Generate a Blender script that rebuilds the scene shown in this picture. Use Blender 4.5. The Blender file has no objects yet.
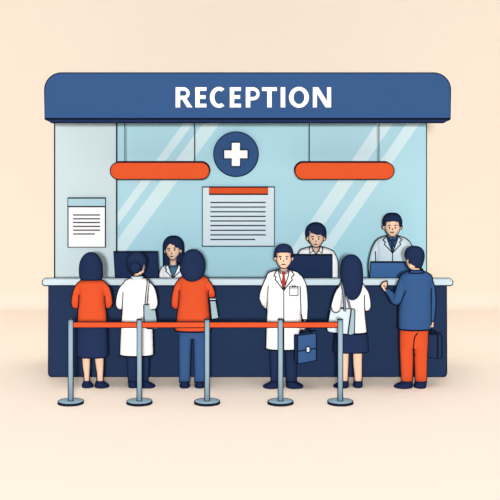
import bpy, math
import numpy as np
from mathutils import Vector, geometry
from mathutils.bvhtree import BVHTree

scene = bpy.context.scene
COL = scene.collection

# ------------------------------------------------------------------ camera model
FPX, YCAM, HCAM, ROW0 = 1264.0, -16.0, 3.7, 84.7
CAM = Vector((0, YCAM, HCAM))
def S(y): return FPX / (y - YCAM)
def W(px, py, y): s = S(y); return Vector(((px - 250) / s, y, HCAM - (py - ROW0) / s))
def row_of(z, y): return ROW0 + S(y) * (HCAM - z)
def to_px(p): s = S(p[1]); return (250 + p[0] * s, ROW0 + (HCAM - p[2]) * s)

cam_data = bpy.data.cameras.new('camera'); cam = bpy.data.objects.new('camera', cam_data); COL.objects.link(cam)
cam.location = CAM; cam.rotation_euler = (math.pi / 2, 0, 0)
cam_data.sensor_width = 36; cam_data.lens = 36 * FPX / 500
cam_data.shift_y = -(250 - ROW0) / 500
cam_data.clip_end = 100
scene.camera = cam

# ------------------------------------------------------------------ materials
def lin(c):
    c /= 255.0
    return c / 12.92 if c <= 0.04045 else ((c + 0.055) / 1.055) ** 2.4
GAIN = {'cream_plaster': .9, 'cream_floor': .915, 'pale_wall_panel': .9, 'blue_backed_glass': 1.05, 'painted_glare': 1.06, 'white_cloth': 1, 'white_paper': 1,
        'pale_blue_cloth': .92, 'pale_board': 1.0, 'light_blue_print': .93, 'orange_enamel': .79, 'teal_knit': 1, 'dark_blue_shirt': 1, 'navy_tie': 1, 'blue_plastic': .95, 'pale_laminate': .92, 'dark_outline': .7, 'skin': .89}
def mat(name, rgb, gain=1.0, noise=0.0, scale=30):
    m = bpy.data.materials.new(name); m.use_nodes = True
    nt = m.node_tree; b = nt.nodes['Principled BSDF']
    gain *= GAIN.get(name, .76)
    col = [min(0.97, lin(v) * gain) for v in rgb] + [1]
    b.inputs['Base Color'].default_value = col
    b.inputs['Roughness'].default_value = 1.0
    b.inputs['Specular IOR Level'].default_value = 0.0
    if noise:
        tex = nt.nodes.new('ShaderNodeTexNoise'); tex.inputs['Scale'].default_value = scale
        tc = nt.nodes.new('ShaderNodeTexCoord'); nt.links.new(tc.outputs['Object'], tex.inputs['Vector'])
        mx = nt.nodes.new('ShaderNodeMix'); mx.data_type = 'RGBA'
        mx.inputs[6].default_value = [v * (1 - noise) for v in col[:3]] + [1]
        mx.inputs[7].default_value = [min(1, v * (1 + noise)) for v in col[:3]] + [1]
        nt.links.new(tex.outputs['Fac'], mx.inputs[0]); nt.links.new(mx.outputs[2], b.inputs['Base Color'])
    m.diffuse_color = col
    return m
M = {
 'cream':   mat('cream_plaster', (255, 238, 221), 1.0),
 'creamfl': mat('cream_floor', (255, 238, 221), 1.0),
 'blue':    mat('mid_blue_paint', (61, 96, 147)),
 'navytrim':mat('navy_trim', (40, 56, 98)),
 'navy':    mat('navy_counter', (44, 63, 98)),
 'pale':    mat('pale_laminate', (210, 230, 238)),
 'wallpale':mat('pale_wall_panel', (211, 231, 236)),
 'glass':   mat('blue_backed_glass', (170, 213, 225)),
 'glare':   mat('painted_glare', (204, 229, 234)),  # pale tone of reflected glare, put into the colour
 'orange':  mat('orange_fabric', (240, 94, 52)),
 'orlamp':  mat('orange_enamel', (240, 96, 52)),
 'white':   mat('white_cloth', (254, 254, 254)),
 'paper':   mat('white_paper', (254, 254, 254)),
 'palecoat':mat('pale_blue_cloth', (214, 233, 241)),
 'board':   mat('pale_board', (212, 230, 237)),
 'sky':     mat('light_blue_print', (178, 215, 227)),
 'ink':     mat('dark_outline', (24, 31, 50)),
 'text':    mat('dark_print', (52, 57, 74)),
 'hair':    mat('dark_blue_hair', (38, 53, 88)),
 'skin':    mat('skin', (252, 212, 184)),
 'feature': mat('face_features', (60, 50, 56)),
 'skirt':   mat('navy_cloth', (41, 57, 95)),
 'shoe':    mat('navy_leather', (36, 48, 84)),
 'jean':    mat('blue_denim', (64, 100, 153)),
 'jacket':  mat('blue_jacket_cloth', (61, 98, 150)),
 'bagblue': mat('grey_blue_leather', (178, 206, 216)),
 'metal':   mat('brushed_light_metal', (164, 193, 210), 1.0, .02, 60),
 'rim':     mat('dark_rubber_rim', (46, 62, 84)),
 'red':     mat('red_silk', (222, 62, 48)),
 'teal':    mat('teal_knit', (74, 118, 146)),
 'dshirt':  mat('dark_blue_shirt', (56, 88, 132)),
 'dtie':    mat('navy_tie', (40, 58, 98)),
 'monblue': mat('blue_plastic', (65, 105, 157)),
 'grey':    mat('grey_cord', (150, 160, 176)),
}
LW = 0.0072

# ------------------------------------------------------------------ mesh builder
def smooth_pts(pts, n=6, closed=False):
    P = [tuple(p) for p in pts]
    if len(P) < 3: return P
    out = []; N = len(P)
    rng = range(N) if closed else range(N - 1)
    def g(i): return P[i % N] if closed else P[max(0, min(N - 1, i))]
    for i in rng:
        p0, p1, p2, p3 = g(i - 1), g(i), g(i + 1), g(i + 2)
        d = lambda a, b: max(1e-6, math.sqrt(sum((x - y) ** 2 for x, y in zip(a, b)))) ** .5
        t0 = 0; t1 = t0 + d(p0, p1); t2 = t1 + d(p1, p2); t3 = t2 + d(p2, p3)
        for k in range(n):
            t = t1 + (t2 - t1) * k / n; u = k / n; h = t2 - t1; r = []
            for a, b, c, e in zip(p0, p1, p2, p3):
                m1 = ((b - a) / (t1 - t0) - (c - a) / (t2 - t0) + (c - b) / (t2 - t1)) * h
                m2 = ((c - b) / (t2 - t1) - (e - b) / (t3 - t1) + (e - c) / (t3 - t2)) * h
                if a == b and p0 == p1: m1 = c - b
                if c == e and p2 == p3: m2 = c - b
                r.append((2*u**3 - 3*u**2 + 1)*b + (u**3 - 2*u**2 + u)*m1 + (-2*u**3 + 3*u**2)*c + (u**3 - u**2)*m2)
            out.append(tuple(r))
    if not closed: out.append(P[-1])
    return out
def inside(p, poly):
    x, y = p; c = False; n = len(poly)
    for i in range(n):
        x1, y1 = poly[i]; x2, y2 = poly[i - 1]
        if (y1 > y) != (y2 > y) and x < (x2 - x1) * (y - y1) / (y2 - y1) + x1: c = not c
    return c
def densify(pts, step):
    out = [Vector(pts[0])]
    for a, b in zip(pts, pts[1:]):
        a, b = Vector(a), Vector(b); k = max(1, int((b - a).length / step))
        for i in range(1, k + 1): out.append(a.lerp(b, i / k))
    return out
def dome(top, eq, xl, xr, n=7, e=2.2):
    """rows of a rounded crown from its tip at row 'top' to full width at row 'eq'"""
    c, r = (xl + xr) / 2, (xr - xl) / 2; out = []
    for i in range(n):
        a = (i / n) * math.pi / 2
        w = math.sin(a) ** (2 / e) * r
        out.append((eq - (eq - top) * math.cos(a) ** (2 / e), c - w, c + w))
    return out + [(eq, xl, xr)]
def cup(eq, bot, xl, xr, n=7, e=2.2):
    return [(eq + (bot - r[0]), r[1], r[2]) for r in dome(eq, bot, xl, xr, n, e)][::-1]

class MB:
    def __init__(s): s.v = []; s.f = []; s.m = []; s.sm = []; s.mats = []
    def mi(s, name):
        if name not in s.mats: s.mats.append(name)
        return s.mats.index(name)
    def add(s, vs, fs, m, smooth=False):
        o = len(s.v); s.v += [Vector(v) for v in vs]; k = s.mi(m)
        for f in fs: s.f.append([i + o for i in f]); s.m.append(k); s.sm.append(smooth)
    def rings(s, rings, m, cap0=True, cap1=True, smooth=True):
        n = len(rings[0]); vs = [p for r in rings for p in r]; fs = []
        for i in range(len(rings) - 1):
            for j in range(n):
                k = (j + 1) % n
                fs.append([i*n + j, i*n + k, (i+1)*n + k, (i+1)*n + j])
        s.add(vs, fs, m, smooth)
        for flag, i in ((cap0, 0), (cap1, len(rings) - 1)):
            if flag:
                r = rings[i]; c = sum(r, Vector()) / n
                if max((p - c).length for p in r) > 1e-5:
                    s.add(list(r), [list(range(n)) if i else list(range(n))[::-1]], m, False)
    def tube(s, pts, r=LW, m='ink', closed=False, seg=6):
        P = [Vector(p) for p in pts]; Q = [P[0]]
        for p in P[1:]:
            if (p - Q[-1]).length > 1e-5: Q.append(p)
        P = Q
        if closed and len(P) > 2 and (P[0] - P[-1]).length < 1e-4: P.pop()
        N = len(P)
        if N < 2: return
        rr = r if isinstance(r, (list, tuple)) else [r] * N
        if len(rr) != N: rr = [rr[0]] * N
        rings = []; up = None
        for i in range(N):
            a = P[i - 1] if (i or closed) else P[0]; b = P[(i + 1) % N] if (i < N - 1 or closed) else P[-1]
            t = (b - a)
            if t.length < 1e-7: t = Vector((0, 0, 1))
            t.normalize()
            if up is None: up = Vector((0, 1, 0)) if abs(t.y) < .9 else Vector((1, 0, 0))
            n1 = (up - t * up.dot(t))
            if n1.length < 1e-4: n1 = t.orthogonal()
            n1.normalize(); n2 = t.cross(n1); up = n1
            mit = 1.0
            if 0 < i < N - 1 or closed:
                d1 = (P[i] - P[i - 1]).normalized(); d2 = (P[(i + 1) % N] - P[i]).normalized()
                mit = 1 / max(.6, math.sqrt(max(0, (1 + d1.dot(d2)) / 2)))
            rings.append([P[i] + (n1 * math.cos(k * 2 * math.pi / seg) + n2 * math.sin(k * 2 * math.pi / seg)) * rr[i] * mit for k in range(seg)])
        if closed: rings.append(rings[0])
        s.rings(rings, m, not closed, not closed)
    def limb(s, nodes, m, seg=14, sub=5, flat=1.0):
        """rounded limb through world nodes (point, radius)"""
        P = smooth_pts([(*p, r) for p, r in nodes], sub)
        pts = [Vector(p[:3]) for p in P]; rad = [p[3] for p in P]
        t0 = (pts[1] - pts[0]).normalized(); t1 = (pts[-1] - pts[-2]).normalized()
        a = []; ar = []
        for k in range(1, 5):
            th = k / 4 * math.pi / 2
            a.append(pts[-1] + t1 * rad[-1] * math.sin(th)); ar.append(max(1e-4, rad[-1] * math.cos(th)))
        b = []; br = []
        for k in range(4, 0, -1):
            th = k / 4 * math.pi / 2
            b.append(pts[0] - t0 * rad[0] * math.sin(th)); br.append(max(1e-4, rad[0] * math.cos(th)))
        P = b + pts + a; R = br + rad + ar; rings = []; up = Vector((0.05, 1, 0.03))
        for i in range(len(P)):
            t = (P[min(i + 1, len(P) - 1)] - P[max(i - 1, 0)]).normalized()
            n1 = up - t * up.dot(t)
            if n1.length < .05: n1 = t.orthogonal()
            n1.normalize(); n2 = t.cross(n1); up = n1
            rings.append([P[i] + (n1 * math.cos(k*2*math.pi/seg) * flat + n2 * math.sin(k*2*math.pi/seg)) * R[i] for k in range(seg)])
        s.rings(rings, m)
    def merge(s, o, f0=0):
        for i in range(f0, len(o.f)):
            s.add([o.v[j] for j in o.f[i]], [list(range(len(o.f[i])))], o.mats[o.m[i]], o.sm[i])
    def loft(s, rows, y, d, m, k=1.0, seg=36, e=2.3, sub=4, outline='LR', ring_bottom=False, ring_top=False, shrink=0.0, dys=None, lw=LW, zmin=None):
        """horizontal rounded sections between left and right edges given row by row"""
        R = []
        for i, r in enumerate(rows):
            R.append((r[0], r[1] + shrink, r[2] - shrink, dys[i] if dys else 0.0))
        R = smooth_pts(R, sub) if sub > 1 else R
        rings = []; L = []; Rt = []
        for py, xl, xr, dy in R:
            xr = max(xl, xr); sc = S(y)
            z = HCAM - (py - ROW0) / sc
            if zmin is not None: z = max(z, zmin)
            cx = ((xl + xr) / 2 - 250) / sc; rx = max(1e-4, (xr - xl) / 2 / sc); ry = d * math.tanh(k * rx / d)
            ring = []
            for j in range(seg):
                t = 2 * math.pi * j / seg; c, sn = math.cos(t), math.sin(t)
                ring.append(Vector((cx + rx * math.copysign(abs(c) ** (2 / e), c), y + dy + ry * math.copysign(abs(sn) ** (2 / e), sn), z)))
            rings.append(ring); L.append(Vector((cx - rx, y + dy, z))); Rt.append(Vector((cx + rx, y + dy, z)))
        s.rings(rings, m)
        if outline == 'LR':
            if (L[0] - Rt[0]).length < .01: s.tube(L[::-1] + Rt[1:], lw)
            else: s.tube(L, lw); s.tube(Rt, lw)
        elif outline == 'L': s.tube(L, lw)
        elif outline == 'R': s.tube(Rt, lw)
        if ring_bottom: s.tube(rings[-1], lw, closed=True)
        if ring_top: s.tube(rings[0], lw, closed=True)
        return rings
    def plate(s, poly, y0, y1, m, holes=(), outline=True, back_outline=False, lw=LW, corner_lines=(), taper=None):
        """frontal polygon (seen at its front face) given real thickness from y0 to y1"""
        loops = [poly] + list(holes)
        wl = [[W(p[0], p[1], y0) for p in lp] for lp in loops]
        tris = geometry.tessellate_polygon([[Vector((p.x, p.z, 0)) for p in lp] for lp in wl])
        flat = [p for lp in wl for p in lp]
        back = [Vector((p.x, y1, p.z)) for p in flat]; n = len(flat); vs = flat + back; fs = []
        for t in tris:
            a, b, c = (flat[i] for i in t)
            if (b - a).cross(c - a).y > 0: t = t[::-1]
            fs.append(list(t)); fs.append([i + n for i in t][::-1])
        o = 0
        for lp in wl:
            k = len(lp)
            for i in range(k): fs.append([o + i, o + (i + 1) % k, o + (i + 1) % k + n, o + i + n])
            o += k
        s.add(vs, fs, m)
        if outline:
            for lp in wl:
                s.tube(lp, lw, closed=True)
                if back_outline: s.tube([Vector((p.x, y1, p.z)) for p in lp], lw, closed=True)
        for i in corner_lines: s.tube([flat[i], back[i]], lw)
    def ball(s, c, r, m, seg=16):
        rx, ry, rz = r; rings = []
        for i in range(seg // 2 + 1):
            a = math.pi * i / (seg // 2); w = max(1e-4, math.sin(a))
            rings.append([Vector((c[0] + rx*w*math.cos(2*math.pi*j/seg), c[1] + ry*w*math.sin(2*math.pi*j/seg), c[2] + rz*math.cos(a))) for j in range(seg)])
        s.rings(rings, m, False, False)
    def lathe(s, x, y, prof, m, seg=40):
        s.rings([[Vector((x + max(1e-4, r)*math.cos(2*math.pi*j/seg), y + max(1e-4, r)*math.sin(2*math.pi*j/seg), z)) for j in range(seg)] for r, z in prof], m)
    def bvh(s): return BVHTree.FromPolygons([tuple(v) for v in s.v], s.f)
    def ink(s, pts, bvh, ydef, r=LW, m='ink', smooth=False, lift=.002, closed=False):
        """a seam: a thin cord laid along the surface"""
        if closed: pts = list(pts) + [pts[0]]
        if smooth: pts = smooth_pts(pts, 5)
        P = densify([(p[0], p[1]) for p in pts], .7); D = []
        for p in P:
            d = (W(p.x, p.y, 0) - CAM).normalized(); hit = bvh.ray_cast(CAM, d)
            D.append(hit[0].y if hit[0] and abs(hit[0].y - ydef) < .45 else ydef)
        n = len(D)
        D = [min(D[max(0, i - 1):i + 2]) for i in range(n)]
        D = [sum(D[max(0, i - 1):i + 2]) / len(D[max(0, i - 1):i + 2]) for i in range(n)]
        s.tube([W(p.x, p.y, y - lift) for p, y in zip(P, D)], r, m)
    def silhouette(s, ydef, r=None, res=6):
        """piping around the outline of the garment where front and back meet"""
        r = r or LW
        bvh = s.bvh(); q = np.array([to_px(v) for v in s.v]); tri = []
        for f in s.f:
            for k in range(1, len(f) - 1): tri.append((f[0], f[k], f[k + 1]))
        lo = np.floor(q.min(0)) - 2; n = ((np.ceil(q.max(0)) + 2 - lo) * res).astype(int)
        mask = np.zeros((n[1], n[0]), bool); T = (q[np.array(tri)] - lo) * res
        for a, b, c in T:
            x0, y0 = np.floor(np.minimum(np.minimum(a, b), c)).astype(int); x1, y1 = np.ceil(np.maximum(np.maximum(a, b), c)).astype(int)
            gx, gy = np.meshgrid(np.arange(x0, x1 + 1) + .5, np.arange(y0, y1 + 1) + .5)
            d = (b[0]-a[0])*(c[1]-a[1]) - (b[1]-a[1])*(c[0]-a[0])
            if abs(d) < 1e-9: continue
            u = ((gx-a[0])*(c[1]-a[1]) - (gy-a[1])*(c[0]-a[0])) / d; v = ((b[0]-a[0])*(gy-a[1]) - (b[1]-a[1])*(gx-a[0])) / d
            e = .02
            mask[y0:y1+1, x0:x1+1] |= (u >= -e) & (v >= -e) & (u + v <= 1 + e)
        nxt = {}
        H, Wd = mask.shape
        ys, xs = np.nonzero(mask)
        for yy, xx in zip(ys.tolist(), xs.tolist()):
            if not mask[yy - 1, xx]: nxt.setdefault((xx, yy), []).append((xx + 1, yy))
            if not mask[yy, xx + 1]: nxt.setdefault((xx + 1, yy), []).append((xx + 1, yy + 1))
            if not mask[yy + 1, xx]: nxt.setdefault((xx + 1, yy + 1), []).append((xx, yy + 1))
            if not mask[yy, xx - 1]: nxt.setdefault((xx, yy + 1), []).append((xx, yy))
        while nxt:
            st = next(iter(nxt)); cur = st; loop = []
            while cur in nxt:
                loop.append(cur); l = nxt[cur]; nb = l.pop()
                if not l: del nxt[cur]
                cur = nb
            if len(loop) < 60: continue
            P = np.array(loop, float) / res + lo; w = 4
            P = sum(np.roll(P, k, 0) for k in range(-w, w + 1)) / (2 * w + 1)
            P = P[::3]; t = np.roll(P, -1, 0) - np.roll(P, 1, 0); t /= np.maximum(1e-6, np.linalg.norm(t, axis=1))[:, None]
            D = []
            for (x, y_), (tx, ty) in zip(P, t):
                h = None
                for off in (.35, .8):
                    h = bvh.ray_cast(CAM, (W(x - ty * off, y_ + tx * off, 0) - CAM).normalized())[0]
                    if h: break
                D.append(h.y if h else ydef)
            m = len(D); D = [min(D[(i + k) % m] for k in (-1, 0, 1)) for i in range(m)]
            D = [sum(D[(i + k) % m] for k in (-1, 0, 1)) / 3 for i in range(m)]
            s.tube([W(x, y_, d) for (x, y_), d in zip(P, D)], r, closed=True)
    def cut(s, poly, ymax):
        keep = []
        for i, f in enumerate(s.f):
            c = sum((s.v[j] for j in f), Vector()) / len(f)
            a, b, d = s.v[f[0]], s.v[f[1]], s.v[f[2]]
            if c.y < ymax and inside(to_px(c), poly): continue
            keep.append(i)
        s.f = [s.f[i] for i in keep]; s.m = [s.m[i] for i in keep]; s.sm = [s.sm[i] for i in keep]
    def remesh(s, voxel, m):
        me = bpy.data.meshes.new('tmp'); me.from_pydata([tuple(v) for v in s.v], [], s.f)
        ob = bpy.data.objects.new('tmp', me); COL.objects.link(ob)
        md = ob.modifiers.new('r', 'REMESH'); md.mode = 'VOXEL'; md.voxel_size = voxel
        sm = ob.modifiers.new('s', 'SMOOTH'); sm.factor = .5; sm.iterations = 2
        dg = bpy.context.evaluated_depsgraph_get(); ev = ob.evaluated_get(dg); em = ev.to_mesh()
        vs = [v.co.copy() for v in em.vertices]; fs = [list(p.vertices) for p in em.polygons]
        ev.to_mesh_clear(); bpy.data.objects.remove(ob); bpy.data.meshes.remove(me)
        s.v = []; s.f = []; s.m = []; s.sm = []; s.mats = []
        s.add(vs, fs, m, True)
    def build(s, name, parent=None, root=None):
        off = (root or parent).location if (root or parent) else Vector()
        used = sorted({i for f in s.f for i in f}); mp = {j: i for i, j in enumerate(used)}
        me = bpy.data.meshes.new(name)
        me.from_pydata([tuple(s.v[j] - off) for j in used], [], [[mp[i] for i in f] for f in s.f])
        for n in s.mats: me.materials.append(M[n])
        me.polygons.foreach_set('material_index', s.m); me.polygons.foreach_set('use_smooth', s.sm)
        me.update(); me.validate()
        o = bpy.data.objects.new(name, me); COL.objects.link(o)
        if parent: o.parent = parent
        return o

def thing(name, label, cat, loc, group=None):
    o = bpy.data.objects.new(name, None); COL.objects.link(o); o.location = loc; o.empty_display_size = .1
    o['label'] = label; o['category'] = cat
    if group: o['group'] = group
    bpy.context.view_layer.update()
    return o
def tag(o, label, cat, group=None):
    o['label'] = label; o['category'] = cat
    if group: o['group'] = group
    return o
def rounded(x0, y0, x1, y1, r, n=8):
    """rounded rectangle; r = radii (top-left, top-right, bottom-right, bottom-left)"""
    if not isinstance(r, (tuple, list)): r = (r,) * 4
    out = []
    for (cx, cy, rr, a0) in ((x0 + r[0], y0 + r[0], r[0], 180), (x1 - r[1], y0 + r[1], r[1], 270), (x1 - r[2], y1 - r[2], r[2], 0), (x0 + r[3], y1 - r[3], r[3], 90)):
        if rr == 0: out.append((cx, cy)); continue
        for i in range(n + 1):
            a = math.radians(a0 + 90 * i / n); out.append((cx + rr * math.cos(a), cy + rr * math.sin(a)))
    return out

# ------------------------------------------------------------------ the setting
fl = MB(); YB, RC = 5.0, .3
fl.add([(-14, -18, 0), (14, -18, 0), (14, YB - RC, 0), (-14, YB - RC, 0)], [[0, 1, 2, 3]], 'creamfl')
o = fl.build('floor'); o['kind'] = 'structure'
wb = MB(); prof = [(YB - RC + RC * math.sin(a), RC - RC * math.cos(a)) for a in [i / 16 * math.pi / 2 for i in range(17)]] + [(YB, 9)]
vs = [(x, p[0], p[1]) for p in prof for x in (-14, 14)]
wb.add(vs, [[2*i, 2*i + 1, 2*i + 3, 2*i + 2] for i in range(len(prof) - 1)], 'cream', True)
o = wb.build('wall_back'); o['kind'] = 'structure'

YW = .95                       # booth wall
UNDER = 3.216                  # underside of the canopy
top = row_of(UNDER, YW); bot = row_of(0, YW)
p = MB(); p.plate([(54.6, top), (116.6, top), (116.6, bot), (54.6, bot)], YW, YW + .1, 'wallpale', back_outline=True)
o = p.build('wall_left'); o['kind'] = 'structure'
p = MB(); p.plate([(116.9, top), (426.8, top), (426.8, bot), (116.9, bot)], YW + .012, YW + .1, 'glass', outline=False)
win = p.build('window_1'); win['kind'] = 'structure'
p = MB()
for px in (117.0, 426.6): p.tube([W(px, top, YW + .012), W(px, bot, YW + .012)], LW)
p.build('window_frame', win)
def stripe(xa, xb, k, r1=277.0):  # diagonal glare on the glass: reflection painted as thin pale strips
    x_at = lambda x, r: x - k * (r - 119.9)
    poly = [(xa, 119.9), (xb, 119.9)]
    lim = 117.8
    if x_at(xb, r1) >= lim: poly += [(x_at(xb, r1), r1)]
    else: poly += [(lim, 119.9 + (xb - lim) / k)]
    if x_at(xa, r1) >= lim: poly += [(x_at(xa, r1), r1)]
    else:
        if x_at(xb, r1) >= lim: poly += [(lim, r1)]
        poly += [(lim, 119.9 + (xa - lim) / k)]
    m = MB(); m.plate(poly, YW + .006, YW + .011, 'glare', outline=False); m.build('painted_glare', win)
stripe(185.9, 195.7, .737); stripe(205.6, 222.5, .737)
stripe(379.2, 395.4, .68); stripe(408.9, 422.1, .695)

# ------------------------------------------------------------------ canopy sign
YF = -.15
cv = thing('sign_canopy', 'long blue canopy with white RECEPTION lettering above the counter', 'sign', W(247.6, row_of(0, .5), .5) + Vector((0, 0, UNDER)))
p = MB(); p.plate(rounded(44.6, 72.8, 450.6, 118.6, (17, 17, 0, 0), 12), YF, 1.12, 'blue', back_outline=True); p.build('fascia', cv)
p = MB(); p.plate([(44.8, 118.9), (450.4, 118.9), (443.6, 122.8), (51.6, 122.8)], YF, 1.08, 'navytrim', back_outline=True); p.build('canopy_trim', cv)
CT, CB = 87.2, 107.4
def arc(cx, cy, rx, ry, a0, a1, n=20): return [(cx + rx*math.cos(math.radians(a0 + (a1 - a0)*i/n)), cy + ry*math.sin(math.radians(a0 + (a1 - a0)*i/n))) for i in range(n + 1)]
def L_E(x0, x1):
    w = 4.4; h = 3.7; c = (CT + CB) / 2 - .3
    return [(x0, CT), (x1, CT), (x1, CT + h), (x0 + w, CT + h), (x0 + w, c - h/2), (x1 - .8, c - h/2), (x1 - .8, c + h/2), (x0 + w, c + h/2), (x0 + w, CB - h), (x1, CB - h), (x1, CB), (x0, CB)], []
def bowl(x0, x1, yb):            # outer bowl right half used by P and R
    r = (yb - CT) / 2
    return arc(x1 - r, CT + r, r, r, -90, 90, 14)
def bowl_in(x0, x1, yb):
    r = (yb - CT) / 2; ri = r - 3.5
    return [(x0 + 4.4, CT + 3.5)] + arc(x1 - r, CT + r, ri + .4, ri, -90, 90, 12) + [(x0 + 4.4, yb - 3.5)]
letters = [
 ([(175.6, CT)] + bowl(175.6, 189.6, 99.6)[:-4] + [(186.6, 98.8), (192.4, CB), (187.2, CB), (182.2, 99.6), (180.1, 99.6), (180.1, CB), (175.6, CB)], [bowl_in(175.6, 189.6, 99.2)]),
 L_E(195.3, 206.4),
 (arc(218.9, 97.3, 9.0, 10.5, -52, -308, 30) + arc(218.9, 97.3, 4.5, 6.7, -302, -58, 26), []),
 L_E(229.8, 240.9),
 ([(245.8, CT)] + bowl(245.8, 259.6, 100.4) + [(250.3, 100.4), (250.3, CB), (245.8, CB)], [bowl_in(245.8, 259.6, 100.4)]),
 ([(262, CT), (276.9, CT), (276.9, CT + 3.8), (271.7, CT + 3.8), (271.7, CB), (267.2, CB), (267.2, CT + 3.8), (262, CT + 3.8)], []),
 ([(280.7, CT), (285.2, CT), (285.2, CB), (280.7, CB)], []),
 (arc(299.0, 97.3, 10.0, 10.5, 0, 354, 40), [arc(299.0, 97.3, 5.4, 6.8, 0, 352, 36)]),
 ([(312.9, CT), (318.4, CT), (327.1, 101.2), (327.1, CT), (331.1, CT), (331.1, CB), (325.6, CB), (316.9, 93.4), (316.9, CB), (312.9, CB)], []),
]
for poly, holes in letters:
    p = MB(); p.plate(poly, YF - .03, YF, 'paper', holes=holes, outline=False); p.build('letter', cv)

# ------------------------------------------------------------------ counter
ct = thing('reception_counter', 'long navy reception counter with a pale rounded top', 'counter', W(247.5, row_of(0, 0), 0))
zb = W(0, 285.6, -.05).z
p = MB(); r48 = rounded(48.4, row_of(zb, 0), 446.8, 377, (0, 0, 4.5, 4.5)); p.plate(r48, 0, .06, 'navy', back_outline=True); p.build('counter_base', ct)
p = MB(); p.plate(rounded(42, 279.5, 453, 285.6, 3.04, 8), -.05, .06, 'pale', outline=False)
poly = rounded(42, 279.5, 453, 285.6, 3.04, 8)
front = [W(a, b, -.05) for a, b in poly]; back = [Vector((q.x, .06, q.z)) for q in front]
p.tube(back[:], LW, closed=True)
lowr = [q for q, (a, b) in zip(front, poly) if b > 282.6]
right = [q for q, (a, b) in zip(front, poly) if a > 400 and b <= 283.2]; left = [q for q, (a, b) in zip(front, poly) if a < 100 and b <= 283.2]
p.tube(lowr); 
p.tube([back[8 + 1], front[9 + 4]] if False else [back[13], front[13]]); p.tube([back[4], front[4]])
p.tube([front[i] for i in range(13, 19)]); p.tube([front[i] for i in (35, 0, 1, 2, 3, 4)])
p.build('worktop', ct)
p = MB(); zd = 1.06
a = W(50, 300, .06); b = W(445, 300, .06)
p.add([(a.x, .061, zd), (b.x, .061, zd), (b.x, .4, zd), (a.x, .4, zd), (a.x, .061, zd - .04), (b.x, .061, zd - .04), (b.x, .4, zd - .04), (a.x, .4, zd - .04)],
      [[0, 1, 2, 3], [7, 6, 5, 4], [0, 4, 5, 1], [1, 5, 6, 2], [2, 6, 7, 3], [3, 7, 4, 0]], 'pale'); p.build('desk_shelf', ct)
PZ = .18
p = MB(); a = W(60, 300, .065).x; b = W(440, 300, .065).x
p.add([(x, y, z) for z in (0, PZ) for (x, y) in ((a, .065), (b, .065), (b, YW - .01), (a, YW - .01))],
      [[4, 5, 6, 7], [3, 2, 1, 0], [0, 1, 5, 4], [1, 2, 6, 5], [2, 3, 7, 6], [3, 0, 4, 7]], 'pale')
o = p.build('trim_1'); o['kind'] = 'structure'

# ------------------------------------------------------------------ monitors
def monitor(poly, y, m, label, dn):
    cx = (poly[2][0] + poly[3][0]) / 2
    t = thing('monitor', label, 'monitor', Vector((W(cx, 280, y).x, y, zd)), 'monitors on the reception counter')
    p = MB(); p.plate(poly, y, y + .035, m, back_outline=True); p.build('screen_housing', t)
    p = MB(); q = [W(poly[0][0] + 2, poly[0][1] + 2, y).x, W(poly[1][0] - 2, poly[1][1] + 2, y).x]
    z1 = W(0, poly[0][1] + 2, y).z; z0 = W(0, poly[2][1] - 2, y).z
    p.add([(q[0], y + .036, z0), (q[1], y + .036, z0), (q[1], y + .036, z1), (q[0], y + .036, z1), (q[0], y + .04, z0), (q[1], y + .04, z0), (q[1], y + .04, z1), (q[0], y + .04, z1)],
          [[0, 1, 2, 3], [7, 6, 5, 4], [0, 4, 5, 1], [1, 5, 6, 2], [2, 6, 7, 3], [3, 7, 4, 0]], 'sky'); p.build('display', t)
    p = MB(); x = t.location.x; zb_ = W(0, poly[2][1], y).z
    p.limb([((x, y + .02, zd + .03), .018), ((x, y + .02, zb_ + .03), .018)], m); p.build('stand', t)
    p = MB(); p.lathe(x, y + .04, [(0, zd), (.1, zd), (.1, zd + .012), (.02, zd + .02), (0, zd + .02)], m); p.build('stand_base', t)
monitor([(113.7, 252), (157.1, 252), (158.9, 279), (115.3, 279)], .25, 'skirt', 'dark navy monitor behind the woman with the hair bun', 0)
monitor([(284.5, 254.9), (332.3, 254.9), (332.3, 279), (284.5, 279)], .25, 'skirt', 'dark navy monitor in front of the receptionist in the white collared shirt', 0)
monitor([(371, 262.2), (409.4, 262.2), (410.6, 279), (369.7, 279)], .25, 'monblue', 'mid blue monitor in front of the receptionist in the pale blue coat', 0)

# ------------------------------------------------------------------ lamps, cross, notices
def lamp(x0, x1, rods, label):
    y = .45; cx = (x0 + x1) / 2
    t = thing('pendant_lamp', label, 'lamp', Vector((W(cx, 170, y).x, y, W(0, 179.4, y).z)), 'orange pendant lamps')
    p = MB(); p.plate(rounded(x0, 162.4, x1, 179.4, 8.4, 12), y - .1, y + .1, 'orlamp', back_outline=True); p.build('lamp_shade', t)
    for rx in rods:
        p = MB(); a = W(rx, 162.4, y); p.tube([(a.x, y, a.z), (a.x, y, UNDER)], .0062); p.build('rod', t)
lamp(110.2, 209.4, (124.8, 194.4), 'orange capsule pendant lamp on thin rods above the left staff woman')
lamp(295.0, 394.2, (309.4, 379.0), 'orange capsule pendant lamp on thin rods above the two staff men')

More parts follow.
